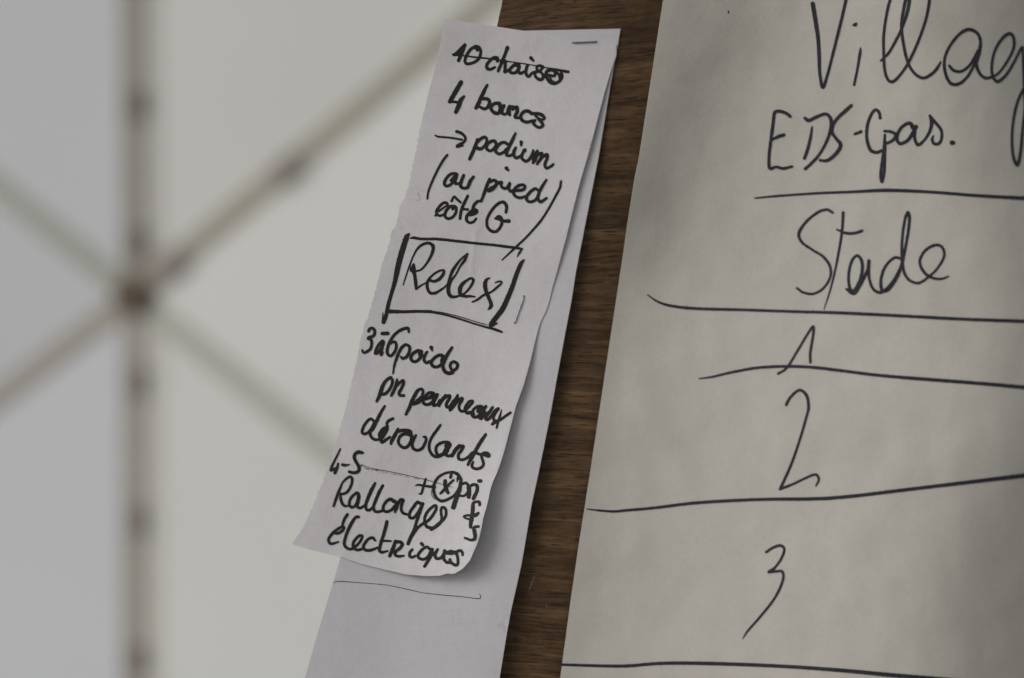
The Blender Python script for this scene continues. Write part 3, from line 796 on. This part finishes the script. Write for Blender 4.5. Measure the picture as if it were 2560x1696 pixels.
F(*F2, "140,705,7 200,745,12 280,770,16 420,785,17 700,793,16 1000,803 1300,812,18 1700,832 2000,848 2400,862,20 2560,868 2800,876", 'drawn_line', 'ruled line under Stade')
F(*F2, "912,1171,15 960,1140,14 1030,1030 1090,930 1120,892,16 1118,950,15 1102,1050 1103,1103,16", W, 'number 1')
F(*F2, "445,1200,7 520,1190,12 650,1160,15 800,1135,16 950,1128,17 1100,1132 1300,1155,18 1500,1180 1800,1205,20 2100,1228 2400,1255,22 2560,1270 2800,1290", 'drawn_line', 'ruled line under the 1')
F(*F3, "960,-51,17 985,-96,15 1040,-138,16 1080,-106,17 1092,-36 1082,10,15 1045,140,14 990,300,15 925,445,17 | 923,448,16 1000,418,14 1080,380 1135,362,15 1153,390 1135,430,9", W, 'number 2')
F(*F3, "-222,565,5 -150,574,12 -60,580,14 0,575,15 170,560,16 400,532,18 600,518 850,508 1150,505,20 1350,490 1600,460 1850,430 2100,400,22 2367,368,25 2560,345 2800,320", 'drawn_line', 'ruled line under the 2')
F(*F3, "842,821,15 880,795 925,782,16 948,800,15 935,850 895,910,14 857,938,18 | 857,938,16 900,935,15 935,935 943,970 920,1040 880,1110,14 800,1210 730,1290,12 703,1333,5", W, 'number 3 on the chart')
F(*F3, "-365,1487,14 0,1495,18 200,1480 400,1478,20 700,1486 1000,1500 1300,1522,22 1600,1550,24 1900,1575 2200,1600", 'drawn_line', 'lowest ruled line')
F(1560, 0, 2.367, "618,66,6 618,76,7", 'drawn_mark', 'small ink dot', )

# ------------------------------------------------------------------ staples
def tube(path, r, n=8):
    vs, fs = [], []
    P = [Vector(p) for p in path]
    for i, p in enumerate(P):
        t = (P[min(i + 1, len(P) - 1)] - P[max(i - 1, 0)]).normalized()
        a = t.orthogonal().normalized() if abs(t.z) > .9 else t.cross(Vector((0, 0, 1))).normalized()
        b = t.cross(a).normalized()
        for k in range(n):
            q = 2 * math.pi * k / n
            vs.append(p + a * (r * math.cos(q)) + b * (r * .8 * math.sin(q)))
    for i in range(len(P) - 1):
        for k in range(n):
            fs.append((i * n + k, i * n + (k + 1) % n, (i + 1) * n + (k + 1) % n, (i + 1) * n + k))
    fs.append(tuple(range(n))[::-1]); fs.append(tuple(range((len(P) - 1) * n, len(P) * n)))
    return vs, fs

def staple(a, b, label, lift=0.00055, r=0.00031, bow=0.0):
    path = []
    def pt(t, extra):
        x, y = a[0] + (b[0] - a[0]) * t, a[1] + (b[1] - a[1]) * t
        return loc(x, y, h_slip(x, y) + extra)
    # legs bend down through the paper into the board
    path.append(pt(.012, -0.0006)); path.append(pt(.004, lift * .45)); path.append(pt(.02, lift * .85)); path.append(pt(.05, lift))
    for k in range(1, 12):
        t = .05 + .9 * k / 12
        path.append(pt(t, lift + bow * math.sin(math.pi * t)))
    path.append(pt(.95, lift)); path.append(pt(.98, lift * .85)); path.append(pt(.996, lift * .45)); path.append(pt(.988, -0.0006))
    vs, fs = tube(path, r)
    o = obj('staple', vs, fs, M_STEEL, frame=True, smooth=True)
    for e in (a, b):
        f = 2.1 if e is a else 1.9
        pv = [loc(e[0] + f * math.cos(k * .7854), e[1] + f * math.sin(k * .7854), h_slip(e[0], e[1]) + 0.00026) for k in range(8)]
        obj('punch_hole', pv, [tuple(range(8))[::-1]], M_PIT, parent=o)
    tag(o, label, 'staple', 'staples holding the note')
    return o
staple((1432, 107), (1490.5, 104.5), 'thin steel staple lying level at the top right corner of the note')
staple((1309.6, 740.5), (1286, 808), 'slanting steel staple to the right of the boxed word Relex')
